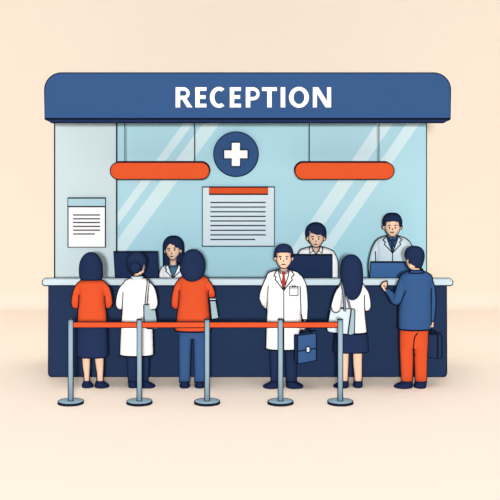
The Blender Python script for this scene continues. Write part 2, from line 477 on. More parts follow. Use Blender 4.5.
t = thing('cross_sign', 'round blue sign with a white medical cross on the glass', 'sign', W(236, 177, YW))
c = W(236, 154.2, YW - .05)
p = MB(); p.plate(arc(236, 154.2, 22.4, 22.4, 0, 355, 71), YW - .05, YW + .005, 'blue'); p.build('disc', t)
p = MB(); x0, x1, x2, x3 = 223.8, 231.3, 240.4, 247.9; r0, r1, r2, r3 = 142.3, 149.9, 158.7, 166.5
p.plate([(x1, r0), (x2, r0), (x2, r1), (x3, r1), (x3, r2), (x2, r2), (x2, r3), (x1, r3), (x1, r2), (x0, r2), (x0, r1), (x1, r1)], YW - .075, YW - .05, 'paper'); p.build('cross', t)

def notice(name, label, box, m, head, hm, lines, y):
    t = thing(name, label, 'notice', W((box[0] + box[2]) / 2, box[3], y))
    p = MB(); p.plate([(box[0], box[1]), (box[2], box[1]), (box[2], box[3]), (box[0], box[3])], y - .02, YW + .01, m); p.build('sheet', t)
    p = MB(); p.plate([(head[0], head[1]), (head[2], head[1]), (head[2], head[3]), (head[0], head[3])], y - .028, y - .02, hm); p.build('header_band', t)
    for x0, x1, r in lines:
        p = MB(); p.plate([(x0, r - .6), (x1, r - .6), (x1, r + .6), (x0, r + .6)], y - .024, y - .02, 'text', outline=False); p.build('text_line', t)
notice('notice_sheet', 'small white paper notice with a light blue header on the pale wall', (68, 198, 105.4, 247.2), 'paper', (68, 198, 105.4, 206.6), 'sky',
       [(73, 100, r) for r in (215, 218.8, 222.5, 226.4, 230.2)] + [(73, 94.6, 234)], YW - .01)
notice('notice_board', 'wide pale notice board with an orange header below the cross sign', (202.3, 187, 274.5, 246.2), 'board', (209.1, 187, 268, 194.3), 'orlamp',
       [(210.3, 265.7, r) for r in (202.5, 207.1, 211.8, 216.4, 221, 225.6, 230.3, 234.9)] + [(210.3, 255.2, 239.5)], YW - .01)

# ------------------------------------------------------------------ stanchions and belts
YS = -1.32; posts = (70.7, 139.4, 207.1, 280.5, 340.3)
where = ('leftmost, before the dark-skirted woman in orange', 'before the woman with the hair bun', 'before the woman in blue jeans', 'before the doctor with the red tie', 'before the woman with the pale tote bag')
PT = W(0, 319.2, YS).z
for px, wh in zip(posts, where):
    b = W(px, row_of(0, YS), YS)
    t = thing('stanchion', 'pale metal barrier post ' + wh, 'barrier post', b, 'barrier posts of the queue')
    p = MB(); p.lathe(b.x, YS, [(0, 0), (.145, 0), (.147, .004), (.147, .022)], 'rim'); p.tube([(b.x + .147*math.cos(a*math.pi/24), YS + .147*math.sin(a*math.pi/24), .006) for a in range(48)], LW, closed=True)
    p.lathe(b.x, YS, [(.147, .022), (.14, .028), (.05, .03), (0, .03)], 'metal')
    p.tube([(b.x + .146*math.cos(a*math.pi/24), YS + .146*math.sin(a*math.pi/24), .024) for a in range(48)], LW * .8, closed=True)
    p.build('base', t)
    p = MB(); p.lathe(b.x, YS, [(0, .03), (.0265, .03), (.0265, PT), (0, PT)], 'metal', 24)
    p.tube([(b.x - .0275, YS, .03), (b.x - .0275, YS, PT)]); p.tube([(b.x + .0275, YS, .03), (b.x + .0275, YS, PT)])
    for z in (.03, PT - .001): p.tube([(b.x + .0275*math.cos(a*math.pi/12), YS + .0275*math.sin(a*math.pi/12), z) for a in range(24)], LW * .8, closed=True)
    p.build('post', t)
bw = ('first and second', 'second and third', 'third and fourth', 'fourth and fifth')
for i in range(4):
    x0 = W(posts[i], 0, YS).x + .0285; x1 = W(posts[i + 1], 0, YS).x - .0285
    z0 = W(0, 327.6, YS).z; z1 = W(0, 322.1, YS).z
    p = MB(); p.add([(x, y, z) for z in (z0, z1) for (x, y) in ((x0, YS - .004), (x1, YS - .004), (x1, YS + .004), (x0, YS + .004))],
        [[4, 5, 6, 7], [3, 2, 1, 0], [0, 1, 5, 4], [1, 2, 6, 5], [2, 3, 7, 6], [3, 0, 4, 7]], 'orange')
    for z in (z0, z1): p.tube([(x0, YS, z), (x1, YS, z)], LW * .9)
    tag(p.build('barrier_belt'), 'orange barrier belt between the %s posts from the left' % bw[i], 'belt', 'orange belts of the queue barrier')

# ------------------------------------------------------------------ people helpers
def hand(mb, w, d, n, side, curl=.5, sc=1.0):
    """palm with four bent fingers of different lengths and a thumb from the side of the palm"""
    d = Vector(d).normalized(); n = Vector(n); n = (n - d * n.dot(d)).normalized(); u = d.cross(n) * side; w = Vector(w)
    for i, (ln, off) in enumerate(((.92, -1.5), (1.0, -.5), (.95, .5), (.78, 1.5))):
        kn = w + d * (.082 + (.004 if i in (1, 2) else 0)) * sc + u * off * .0195 * sc
        mb.limb([(w + u * off * .011 * sc, .015 * sc), (w + d * .045 * sc + u * off * .017 * sc, .0145 * sc), (kn, .0115 * sc)], 'skin', 10, 3)
        pts = [(kn, .0105 * sc)]; a = 0; q = kn
        for seg, L in enumerate((.042, .027, .021)):
            a += curl * (1.0, 1.15, .8)[seg]
            q = q + (d * math.cos(a) + n * math.sin(a)) * L * ln * sc; pts.append((q, (.0095, .0085, .0072)[seg] * sc))
        mb.limb(pts, 'skin', 10, 3)
    b = w + d * .022 * sc - u * .024 * sc
    t1 = b + (d * .6 - u * .6 + n * .35).normalized() * .042 * sc
    t2 = t1 + (d * .75 - u * .15 + n * .6).normalized() * .034 * sc
    t3 = t2 + (d * .8 + n * .6).normalized() * .022 * sc
    mb.limb([(b, .016 * sc), (t1, .012 * sc), (t2, .0102 * sc), (t3, .008 * sc)], 'skin', 10, 3)
def wn(nodes): return [(W(a, b, y), r / S(y)) for a, b, y, r in nodes]

def sleeve(mb, nodes, m, bv_lines=()):
    mb.limb(wn(nodes), m, 18, 5)
def face(mb, eyes, brows, nose, mouth, y, mw=2.0, smile=0.0, eye_r=.88):
    bv = mb.bvh()
    for ex, ey in eyes:
        h = bv.ray_cast(CAM, (W(ex, ey, 0) - CAM).normalized())[0]
        yy = h.y if h else y - .1
        c = W(ex, ey, yy - .001); r = eye_r / S(yy)
        mb.ball(c, (r * .85, r * .6, r * 1.25), 'feature', 10)
    for bx, by in brows: mb.ink([(bx - 1.4, by + .35), (bx, by - .15), (bx + 1.4, by + .3)], bv, y - .1, LW * .8, 'feature')
    mb.ink([(nose[0] + .2, nose[1] - 1.5), (nose[0] + .5, nose[1]), (nose[0] - .5, nose[1] + .3)], bv, y - .1, LW * .62, 'feature')
    mb.ink([(mouth[0] - mw, mouth[1] - smile), (mouth[0], mouth[1] + smile * .6), (mouth[0] + mw, mouth[1] - smile)], bv, y - .1, LW * 1.0, 'feature', smooth=True)
def shoes(root, specs, y, dy, zmin):
    for rows in specs:
        p = MB(); r0 = row_of(zmin, y + dy)
        n = len(rows); h = rows[-1][0] - rows[0][0]
        rr = [(r0 - (rows[-1][0] - r[0]), r[1], r[2]) for r in rows]
        p.loft(rr, y + dy, .11, 'shoe', k=1.9, e=2.2, ring_bottom=True, zmin=zmin); p.build('shoe', root)
def shoe_rows(xl, xr, ax0, ax1, r0=381.0, r1=386.6):
    """ankle opening ax0..ax1, sole xl..xr"""
    return [(r0, ax0, ax1), (r0 + 1.6, ax0 + (xl - ax0)*.35, ax1 + (xr - ax1)*.35), (r0 + 3.2, ax0 + (xl - ax0)*.8, ax1 + (xr - ax1)*.8), (r1 - .9, xl, xr), (r1, xl + .5, xr - .5)]

def base_body(head, ears, neck, torso, arms, legs, y, td=.1, hd=.105, nose=None, hands=(), head_dy=0.0, legd=.075):
    td = .07
    b = MB()
    b.loft(head, y + head_dy, hd, 'skin', k=1.15, outline=None)
    for ex, ey, er in ears: b.ball(W(ex, ey, y + head_dy + .01), (er * .8 / S(y), er * .7 / S(y), er * 1.45 / S(y)), 'skin', 12)
    b.limb([(W(neck[0], neck[1], y), neck[4] / S(y)), (W(neck[2], neck[3], y), neck[4] / S(y))], 'skin')
    b.loft(torso, y, td, 'skin', outline=None, shrink=2.6)
    for nodes in arms: b.limb(wn([(a, c, d, r * .72) for a, c, d, r in nodes]), 'skin')
    for rows in legs: b.loft(rows, y, legd, 'skin', k=1.05, outline=None, e=2.0)
    if nose:
        bv = b.bvh(); h = bv.ray_cast(CAM, (W(*nose, 0) - CAM).normalized())[0]; yy = h.y if h else y - .1
        b.ball(W(nose[0], nose[1] - .6, yy + .004), (.9 / S(y), .014, 1.7 / S(y)), 'skin', 10)
    for h in hands: hand(b, *h)
    b.remesh(.0056, 'skin')
    return b
YP = -.48
def stand_at(px, y, z, label):
    return thing('person', label, 'person', Vector((W(px, 300, y).x, y, z)))

# ---- woman in orange with dark skirt -------------------------------------------------
def woman_orange_skirt():
    y = YP; t = stand_at(92, y, 0, 'woman with a dark bob in an orange top and navy skirt, seen from behind')
    legs = [[(322, 81, 91), (350, 81.6, 90.8), (358, 82.3, 90.2), (366, 82.8, 90), (374, 84, 89.6), (386, 84.4, 89.4)],
            [(322, 94, 105), (350, 94.6, 104.4), (358, 94.9, 103.8), (366, 95.8, 103.6), (374, 97, 103.2), (386, 97.2, 103)]]
    arms = [[(80, 287, y - .02, 3), (75.5, 303, y - .04, 2.6), (79, 304, y + .2, 2.2)], [(103.5, 287, y - .02, 3), (108, 303, y - .04, 2.6), (104, 304, y + .2, 2.2)]]
    b = base_body(dome(254, 263, 83, 99) + [(268, 82.5, 99.5), (274, 85, 97)] + cup(274, 278, 85, 97)[1:], [], (91, 274, 91, 284, 4), [(281, 84, 98), (286, 79, 104), (300, 80, 103), (322, 79.5, 105), (332, 79.5, 105)], arms, legs, y,
        hands=[(W(79, 304, y + .2), (.25, 1, 0), (0, 0, -1), 1, .3), (W(104, 304, y + .2), (-.25, 1, 0), (0, 0, -1), -1, .3)])
    for rows in legs:
        vis = [r for r in rows if r[0] >= 350]
        b.tube([W(r[1] - .25, r[0], y - .012) for r in smooth_pts(vis, 4)]); b.tube([W(r[2] + .25, r[0], y - .012) for r in smooth_pts(vis, 4)])
    b.build('body', t)
    p = MB(); p.loft(dome(252.4, 268, 79.4, 102.4, 9, 2.0) + [(272, 79.3, 102.5), (276, 79.7, 102.4), (279, 80.7, 101.6)], y - .02, .14, 'hair', k=1.05, ring_bottom=True); p.build('hair', t)
    p = MB()
    p.loft([(279, 84, 99), (280.6, 80.6, 102.6), (282.6, 78.4, 105), (286, 78, 105.4), (296, 78.6, 104.7), (308, 78, 105.8), (323.5, 77.4, 106.8)], y, .12, 'orange', outline=None, ring_bottom=True)
    sleeve(p, [(81, 284.5, y - .01, 3.6), (77.6, 290, y - .03, 4), (75.2, 303.6, y - .05, 4.1), (79, 304, y + .14, 3.6)], 'orange')
    sleeve(p, [(102.4, 284.5, y - .01, 3.6), (106.2, 290, y - .03, 4), (108.4, 303.4, y - .05, 4.1), (104, 304, y + .14, 3.6)], 'orange')
    bv = p.bvh()
    p.silhouette(y)
    p.ink([(78.8, 295), (78.4, 305), (77.6, 323)], bv, y); p.ink([(104.7, 295.6), (105.4, 305), (106.7, 323)], bv, y)
    p.build('blouse', t)
    p = MB(); p.loft([(320, 78.6, 106), (330, 77.8, 107), (345, 77.4, 107.4), (356.4, 77.4, 107.6)], y, .115, 'skirt', ring_bottom=True); p.build('skirt', t)
    shoes(t, [shoe_rows(82.3, 93.4, 83.6, 90), shoe_rows(95, 109, 96.2, 103.6)], y, -.03, 0)
woman_orange_skirt()

# ---- woman with hair bun in white coat ------------------------------------------------
def woman_bun():
    y = YP; t = stand_at(138, y, 0, 'person with a dark hair bun in a long white coat, seen from behind')
    arms = [[(126, 286, y - .02, 3), (120, 303, y - .03, 2.7), (124, 304, y + .2, 2.2)], [(148, 286, y - .04, 3), (153.6, 303, y - .14, 2.6), (149, 302, y + .15, 2.2)]]
    legs = [[(340, 126, 137), (356, 127.4, 137), (386, 129.4, 136)], [(340, 140, 150), (356, 140.6, 148.4), (386, 142, 147.4)]]
    b = base_body(dome(254, 262, 128.5, 144.5) + [(268, 129, 145), (271, 131.5, 144.6)] + cup(271, 275.4, 132.5, 144)[1:], [(144.6, 267, 1.2)], (137.4, 272, 137, 281, 3.6), [(279, 131, 143), (284, 124, 150), (300, 124, 150), (340, 124, 150)], arms, legs, y,
        hands=[(W(124, 304, y + .2), (.25, 1, 0), (0, 0, -1), 1, .3), (W(149, 302, y + .15), (-.25, 1, 0), (0, 0, -1), -1, .3)])
    bv = b.bvh(); b.ink([(145.6, 265.2), (145.4, 268.6), (144, 269.6), (144.6, 271.4), (142, 274), (138.4, 275)], bv, y, LW * .8, smooth=True); b.ink([(144.8, 266), (144.2, 268)], bv, y, LW * .5)
    b.build('body', t)
    p = MB(); p.loft(dome(252, 263, 126.6, 146.8, 9, 2.1) + cup(263, 274.2, 126.6, 146.8, 9, 2.1)[1:], y, .125, 'hair', k=1.1, outline=None, seg=48)
    opening = [(140, 274.8), (139, 272.4), (142.6, 270.6), (143.4, 268), (143.6, 265), (145.4, 264.6), (148.5, 265), (149, 276), (140, 276)]
    p.cut(opening, y + .05)
    bv = p.bvh()
    p.ink(smooth_pts([(145.6, 265), (146.8, 262), (145.6, 257), (142, 253.4), (136.7, 252), (131.4, 253.4), (127.8, 257), (126.5, 263), (127.8, 269), (131, 273), (135.4, 274.2), (139, 273.6), (142.6, 270.8), (143.6, 267.6), (143.8, 265)], 5), bv, y)
    hr = p.build('hair', t)
    p = MB(); h = bv.ray_cast(CAM, (W(135.2, 267.6, 0) - CAM).normalized())[0]; c = W(135.2, 267.6, h.y - .012); r = 5.4 / S(c.y)
    p.ball(c, (r, r * .75, r), 'hair', 28); p.tube([c + Vector((math.cos(a * math.pi / 20) * r, -.002, math.sin(a * math.pi / 20) * r)) for a in range(40)], LW * .9, closed=True)
    p.build('bun', hr, root=t)
    p = MB(); p.loft([(275.6, 132, 142.4), (277, 131.2, 143.2), (280, 130.4, 144)], y, .075, 'board', ring_top=True); p.build('collar', t)
    p = MB()
    p.loft([(278, 130.6, 143.8), (279.2, 127.6, 146.8), (281.2, 124.4, 149.4), (285, 123, 151), (292, 123, 150.8), (309, 122.2, 151.6), (330, 120.8, 152.8), (354.4, 119.8, 153.4)], y, .125, 'white', outline=None, ring_bottom=True)
    sleeve(p, [(127, 285, y - .01, 4), (122.4, 291, y - .03, 4.2), (120, 304.4, y - .04, 4.3), (124, 305, y + .14, 3.6)], 'white')
    sleeve(p, [(147.4, 284.6, y - .02, 4), (151.4, 291, y - .08, 4.2), (153.6, 304.6, y - .15, 4.2), (149, 303, y + .1, 3.6)], 'white')
    bv = p.bvh()
    p.silhouette(y)
    p.ink([(123.1, 292), (122.6, 301), (121.8, 311), (120.8, 330), (119.8, 354)], bv, y)
    p.ink([(152.2, 320), (152.8, 332), (153.4, 354)], bv, y); p.ink([(131, 278.6), (137, 277.4), (143.4, 278.6)], bv, y, smooth=True)
    p.build('long_coat', t)
    p = MB(); p.loft([(345, 126.2, 137.6), (357, 126.6, 137.6), (383, 128.4, 136.8)], y, .08, 'skirt', ring_bottom=True); p.loft([(345, 139.6, 149.8), (357, 140, 149.4), (383, 141, 148)], y, .08, 'skirt', ring_bottom=True)
    p.loft([(325, 125, 150.6), (345, 125.6, 150.2), (350, 126.2, 149.8)], y, .1, 'skirt', outline=None); p.build('trousers', t)
    shoes(t, [shoe_rows(128.6, 138.4, 129, 136.4), shoe_rows(141, 155, 141.4, 148)], y, -.03, 0)
    # shoulder bag
    g = thing('shoulder_bag', 'grey-blue shoulder bag hanging beside the white-coated person with the hair bun', 'bag', W(150, 329, y - .1))
    p = MB(); yb0, yb1 = y - .125, y - .068
    p.plate([(143.7, 305.2), (144.4, 304.6), (155, 304.6), (158, 327.6), (157, 329), (147.4, 328.6), (144.2, 327)], yb0, yb1, 'bagblue', back_outline=True); p.build('bag_body', g)
    for x0, x1 in ((147.0, 144.9), (149.0, 146.9)):
        p = MB(); pth = [W(x1, 305.4, yb0 + .012), W((x0 + x1) / 2, 293, y - .142), W(x0 + .1, 283, y - .118), W(x0, 279.6, y - .07), W(x0 - .2, 278.9, y), W(x0, 281, y + .1)]
        q = [Vector(v) for v in smooth_pts([tuple(v) for v in pth], 6)]
        p.tube(q, .0068, 'ink'); p.build('strap', g)
woman_bun()

# ---- woman with short hair in orange and jeans -------------------------------------------
def woman_jeans():
    y = YP; t = stand_at(192, y, 0, 'woman with a rounded dark bob in an orange top and blue jeans, seen from behind')
    arms = [[(181, 286, y - .02, 3), (175.4, 303, y - .03, 2.6), (180, 304, y + .2, 2.2)], [(205, 286, y - .02, 3), (211.6, 297, y - .03, 2.6), (206, 300, y + .22, 2.2)]]
    legs = [[(330, 180, 191), (382, 181, 188.6), (386, 181.4, 188)], [(330, 194, 205), (382, 196, 203.4), (386, 196.4, 203)]]
    b = base_body(dome(252, 262, 184, 202) + [(267, 184, 202), (272, 186, 200)] + cup(272, 277, 186, 200)[1:], [], (193, 272, 193, 282, 4), [(280, 186, 200), (285, 181, 205), (300, 182, 204), (332, 180, 206)], arms, legs, y,
        hands=[(W(180, 304, y + .2), (.25, 1, 0), (0, 0, -1), 1, .3), (W(206, 300, y + .22), (-.25, 1, 0), (0, 0, -1), -1, .3)])
    b.build('body', t)
    p = MB(); hr = dome(249.6, 265, 180.8, 205, 9, 2.0) + [(267, 180.7, 205)] + cup(267, 280, 180.7, 205, 9, 2.1)[1:]; p.loft(hr, y, .14, 'hair', k=1.05, dys=[-.11 * max(0, (r[0] - 262) / 18) for r in hr]); p.build('hair', t)
    p = MB()
    p.loft([(275.6, 186, 200.6), (277, 181.6, 205.6), (279.4, 178.6, 208.6), (283, 178, 209), (290, 179.2, 208), (305, 177.8, 209), (320, 176.4, 210.4), (330, 175.2, 211)], y, .125, 'orange', outline=None, ring_bottom=True)
    p.tube([W(175.2, 330, y), W(176.4, 320, y)]); p.tube([W(211, 330, y), W(210.4, 320, y)])
    sleeve(p, [(181.4, 282, y - .01, 3.8), (178, 288, y - .02, 4.1), (175.2, 304.2, y - .04, 4.1), (180, 304, y + .14, 3.6)], 'orange')
    sleeve(p, [(205, 282, y - .01, 3.8), (208.6, 287, y - .03, 4.1), (211.8, 294.6, y - .05, 3.6), (206.5, 298, y + .12, 3.2)], 'orange')
    bv = p.bvh()
    p.silhouette(y)
    p.ink([(179.3, 290), (178.6, 301), (177.6, 311), (176.6, 321)], bv, y); p.ink([(208.1, 290), (209, 304), (210.4, 319)], bv, y)
    p.build('blouse', t)
    p = MB(); p.loft([(336, 179, 191.8), (350, 179, 190.8), (382, 179.4, 189.8)], y, .085, 'jean', ring_bottom=True); p.loft([(336, 193.4, 206.4), (350, 194, 206), (382, 194.6, 204.8)], y, .085, 'jean', ring_bottom=True)
    p.loft([(322, 178.4, 206.8), (330, 178.6, 206.6), (337, 179, 206.4)], y, .11, 'jean', outline=None); p.build('jeans', t)
    shoes(t, [shoe_rows(179.9, 189.7, 181.4, 188.2), shoe_rows(195, 204.6, 196.4, 203.2)], y, -.045, 0)
    g = thing('handbag', 'small pale grey-blue handbag hanging from the arm of the woman in jeans', 'bag', W(214, 319, y - .08))
    p = MB(); p.plate([(209.6, 300.6), (216, 300.6), (218.7, 317.6), (218.2, 318.4), (212.2, 319.4), (211.4, 318.8)], y - .11, y - .03, 'bagblue', back_outline=True); p.build('bag_body', g)
    p = MB(); p.plate([(209.4, 298), (215.6, 298), (216.2, 300.5), (209.6, 300.5)], y - .113, y - .027, 'pale', back_outline=True); p.build('bag_flap', g)
woman_jeans()

# ---- doctor facing the viewer ---------------------------------------------------------
def lapels(p, bv, left, right, v, y):
    for L in (left, right): p.ink(L + [v], bv, y)
def doctor():
    y = YP; t = stand_at(284, y, 0, 'man in a long white doctor coat and red tie facing forward, standing in the queue')
    legs = [[(340, 271, 281), (386, 272.4, 279.6)], [(340, 286, 296), (386, 287.4, 295)]]
    arms = [[(269, 281, y, 3), (263.6, 298, y + .03, 2.8), (272, 310, y + .17, 2.3), (282, 312, y + .19, 2.1)], [(299, 281, y, 3), (303.6, 304, y - .05, 2.6), (304.9, 321, y - .1, 2.0)]]
    b = base_body(dome(246, 255, 276.4, 291.2) + [(259, 276.3, 291.4), (263, 277.4, 290.2), (265.6, 279, 288.6)] + cup(265.6, 268.4, 279, 288.6, 5)[1:], [(275.3, 258.6, 1.7), (292.3, 258.6, 1.7)], (283.7, 264, 283.7, 276, 3.3),
        [(271, 279, 289), (276, 270, 298), (300, 270, 298), (340, 269, 298)], arms, legs, y, nose=(283.6, 261.6),
        hands=[(W(282, 312, y + .19), (1, 0, -.1), (0, 1, 0), 1, .5), (W(304.9, 321, y - .1), (.05, 0, -1), (-1, 0, 0), 1, 1.1, .92)])
    bv = b.bvh()
    b.ink([(276.3, 257), (276.6, 261), (278, 264.6), (280.4, 267.4), (283.8, 268.6), (287.2, 267.4), (289.6, 264.6), (291, 261), (291.3, 257)], bv, y, smooth=True)
    for x, sgn in ((275.3, -1), (292.3, 1)): b.ink([(x - sgn * .2, 256.4), (x + sgn * 1.3, 256.8), (x + sgn * 1.4, 259.4), (x, 261.2)], bv, y, LW * .8, smooth=True)
    face(b, [(280.5, 258.8), (286.7, 258.8)], [(280.2, 256.5), (286.9, 256.5)], (283.5, 261.4), (283.5, 264.4), y)
    b.build('body', t)
    p = MB(); p.loft(dome(244.2, 253, 274.4, 293, 9, 2.5) + [(258, 274.6, 292.8), (261, 275.4, 292), (264, 277.5, 290)], y + .012, .135, 'hair', k=1.2, seg=64, outline=None)
    op = [(276.4, 252.6), (291.2, 252.6), (290.9, 257.4), (294.6, 257.4), (295, 266), (272, 266), (272, 257.4), (276.8, 257.4)]
    p.cut(op, y + .03); bv = p.bvh()
    p.ink([(275.4, 259.6), (274.5, 256), (274.6, 252), (276.4, 247.4), (279.8, 244.8), (283.7, 244.2), (287.6, 244.8), (291, 247.4), (292.8, 252), (292.9, 256), (292.1, 259.6)], bv, y, smooth=True)
    p.ink([(276.9, 259.4), (276.7, 256), (277.2, 252.8), (280, 252.2), (287.6, 252.2), (290.4, 252.8), (290.9, 256), (290.8, 259.4)], bv, y - .06, LW * .7)
    p.build('hair', t)
    p = MB(); p.loft([(270.8, 280, 287.4), (272, 277.8, 289.6), (275, 275, 292), (292, 274, 294), (310, 275, 293)], y, .112, 'white', outline=None)
    bv = p.bvh()
    p.ink([(279.6, 269.4), (280.6, 273.6), (283.4, 271.6)], bv, y, LW * .7); p.ink([(287.8, 269.4), (286.8, 273.6), (284, 271.6)], bv, y, LW * .7); p.ink([(280.4, 270), (283.6, 271.8), (286.9, 270)], bv, y, LW * .6, smooth=True)
    sh = p.build('shirt', t)
    p = MB(); yt = bv.ray_cast(CAM, (W(283.6, 280, 0) - CAM).normalized())[0].y
    p.loft([(272.2, 282.6, 284.8), (273.6, 282.1, 285.3), (275.6, 283, 284.5), (282, 281.9, 285.4), (285.4, 281.8, 285.4), (288.8, 283.4, 283.9)], yt - .004, .008, 'red', sub=3, lw=LW * .6); p.build('tie', t)
    p = MB()
    p.loft([(269.6, 278.4, 289.2), (271, 274, 293.6), (273.4, 268, 299), (277, 266.4, 300.8), (284, 267.4, 300.6), (300, 267.6, 300.6), (320, 266.6, 301.6), (335, 266.2, 301.8), (348.2, 265.8, 301.8)], y, .13, 'white', outline=None, ring_bottom=True, seg=96, sub=9)
    vee = [(278.4, 268.4), (289.2, 268.4), (288.8, 272), (283.7, 290), (278.8, 272)]
    full = p.bvh(); p.cut(vee, y)
    sleeve(p, [(269.8, 278.6, y, 4.0), (266.8, 286, y + .01, 4.3), (263.4, 298, y + .04, 4.2), (270, 307.6, y + .15, 3.8), (280, 311, y + .18, 3.4)], 'white')
    sleeve(p, [(298.4, 278.4, y, 4.2), (301.6, 285, y - .01, 4.5), (303.8, 304, y - .05, 4.2), (304.8, 318.4, y - .1, 2.6)], 'white')
    bv = p.bvh()
    p.silhouette(y)
    p.ink([(268.3, 285.6), (267.4, 297), (266.8, 309), (266.4, 330), (265.8, 348)], bv, y)
    p.ink([(300.2, 286), (300.6, 300), (301.6, 320.6)], bv, y - .05); p.ink([(301.6, 319.6), (307.8, 319.6)], bv, y - .05, LW * .8); p.ink([(301.7, 321.2), (307.8, 321.2)], bv, y - .05, LW * .8)
    p.ink([(301.8, 322), (301.8, 348)], bv, y)
    lapels(p, full, [(278.4, 269.6), (276, 271.4), (273.8, 275.6), (276, 277), (275.2, 279.4)], [(289.2, 269.6), (292, 271.4), (294.2, 275), (291.5, 277.2), (292.2, 280)], (283.7, 290.4), y - .1)
    p.ink([(278.4, 269.6), (279.2, 275), (283.7, 290.4)], full, y - .1); p.ink([(289.2, 269.6), (288.6, 275), (283.7, 290.4)], full, y - .1)
    p.ink([(283.8, 290.4), (283.9, 347)], full, y - .12); p.ink([(283.8, 347), (283.9, 350.4)], full, y - .13)
    p.ink([(267, 298), (267.6, 299.6)], bv, y - .05, LW * 1.2)
    co = p.build('lab_coat', t)
    p = MB(); yk = full.ray_cast(CAM, (W(294, 291, 0) - CAM).normalized())[0].y - .012
    p.plate(rounded(289.4, 286.6, 298, 295.6, (0, 0, 1, 1), 3), yk, yk + .02, 'white', lw=LW * .8); p.plate([(289.4, 287.6), (298, 287.6), (298, 288.6), (289.4, 288.6)], yk - .003, yk, 'grey', outline=False)
    for px in (292.6, 294.8): p.tube([W(px, 287.4, yk - .002), W(px + .1, 284.8, yk - .002)], LW * .8)
    p.build('pocket', co, root=t)
    p = MB()
    for rows in ([(340, 268.6, 282.4), (350, 269.6, 282), (382, 271, 281.6)], [(340, 284.4, 298), (350, 285, 297), (382, 286, 296.6)]): p.loft(rows, y, .085, 'skirt', ring_bottom=True)
    p.loft([(325, 268, 299), (336, 268, 299), (344, 268.6, 298.4)], y, .105, 'skirt', outline=None); p.build('trousers', t)
    shoes(t, [shoe_rows(263.2, 279.6, 271, 280.6), shoe_rows(286.4, 303, 286.6, 296.4)], y, -.05, 0)
    g = thing('briefcase', 'mid blue briefcase with a pale clasp held by the man with the red tie', 'briefcase', W(306, 363, y - .03))
    y0, y1 = y - .17, y - .07
    p = MB()
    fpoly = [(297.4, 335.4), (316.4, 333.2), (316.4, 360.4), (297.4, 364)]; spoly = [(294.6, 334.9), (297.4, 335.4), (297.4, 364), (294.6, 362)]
    p.plate(fpoly, y0, y1, 'jean', back_outline=True); p.build('case_body', g)
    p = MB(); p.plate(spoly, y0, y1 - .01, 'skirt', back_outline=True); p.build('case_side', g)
    p = MB(); p.tube([W(297.6, 351.4, y0 - .003), W(316.2, 348.4, y0 - .003)]); p.build('flap_seam', g)
    p = MB(); p.plate(rounded(306.2, 346.6, 310, 352.4, 1.6, 5), y0 - .02, y0, 'palecoat'); p.build('clasp', g)
    p = MB(); hp = smooth_pts([tuple(W(a, b, y - .12)) for a, b in ((299.6, 334.6), (301, 330.4), (303.6, 328.6), (307.4, 328.4), (309.8, 330), (311.2, 333.4))], 5); p.tube(hp, .014, 'ink', seg=8); p.build('handle', g)
doctor()

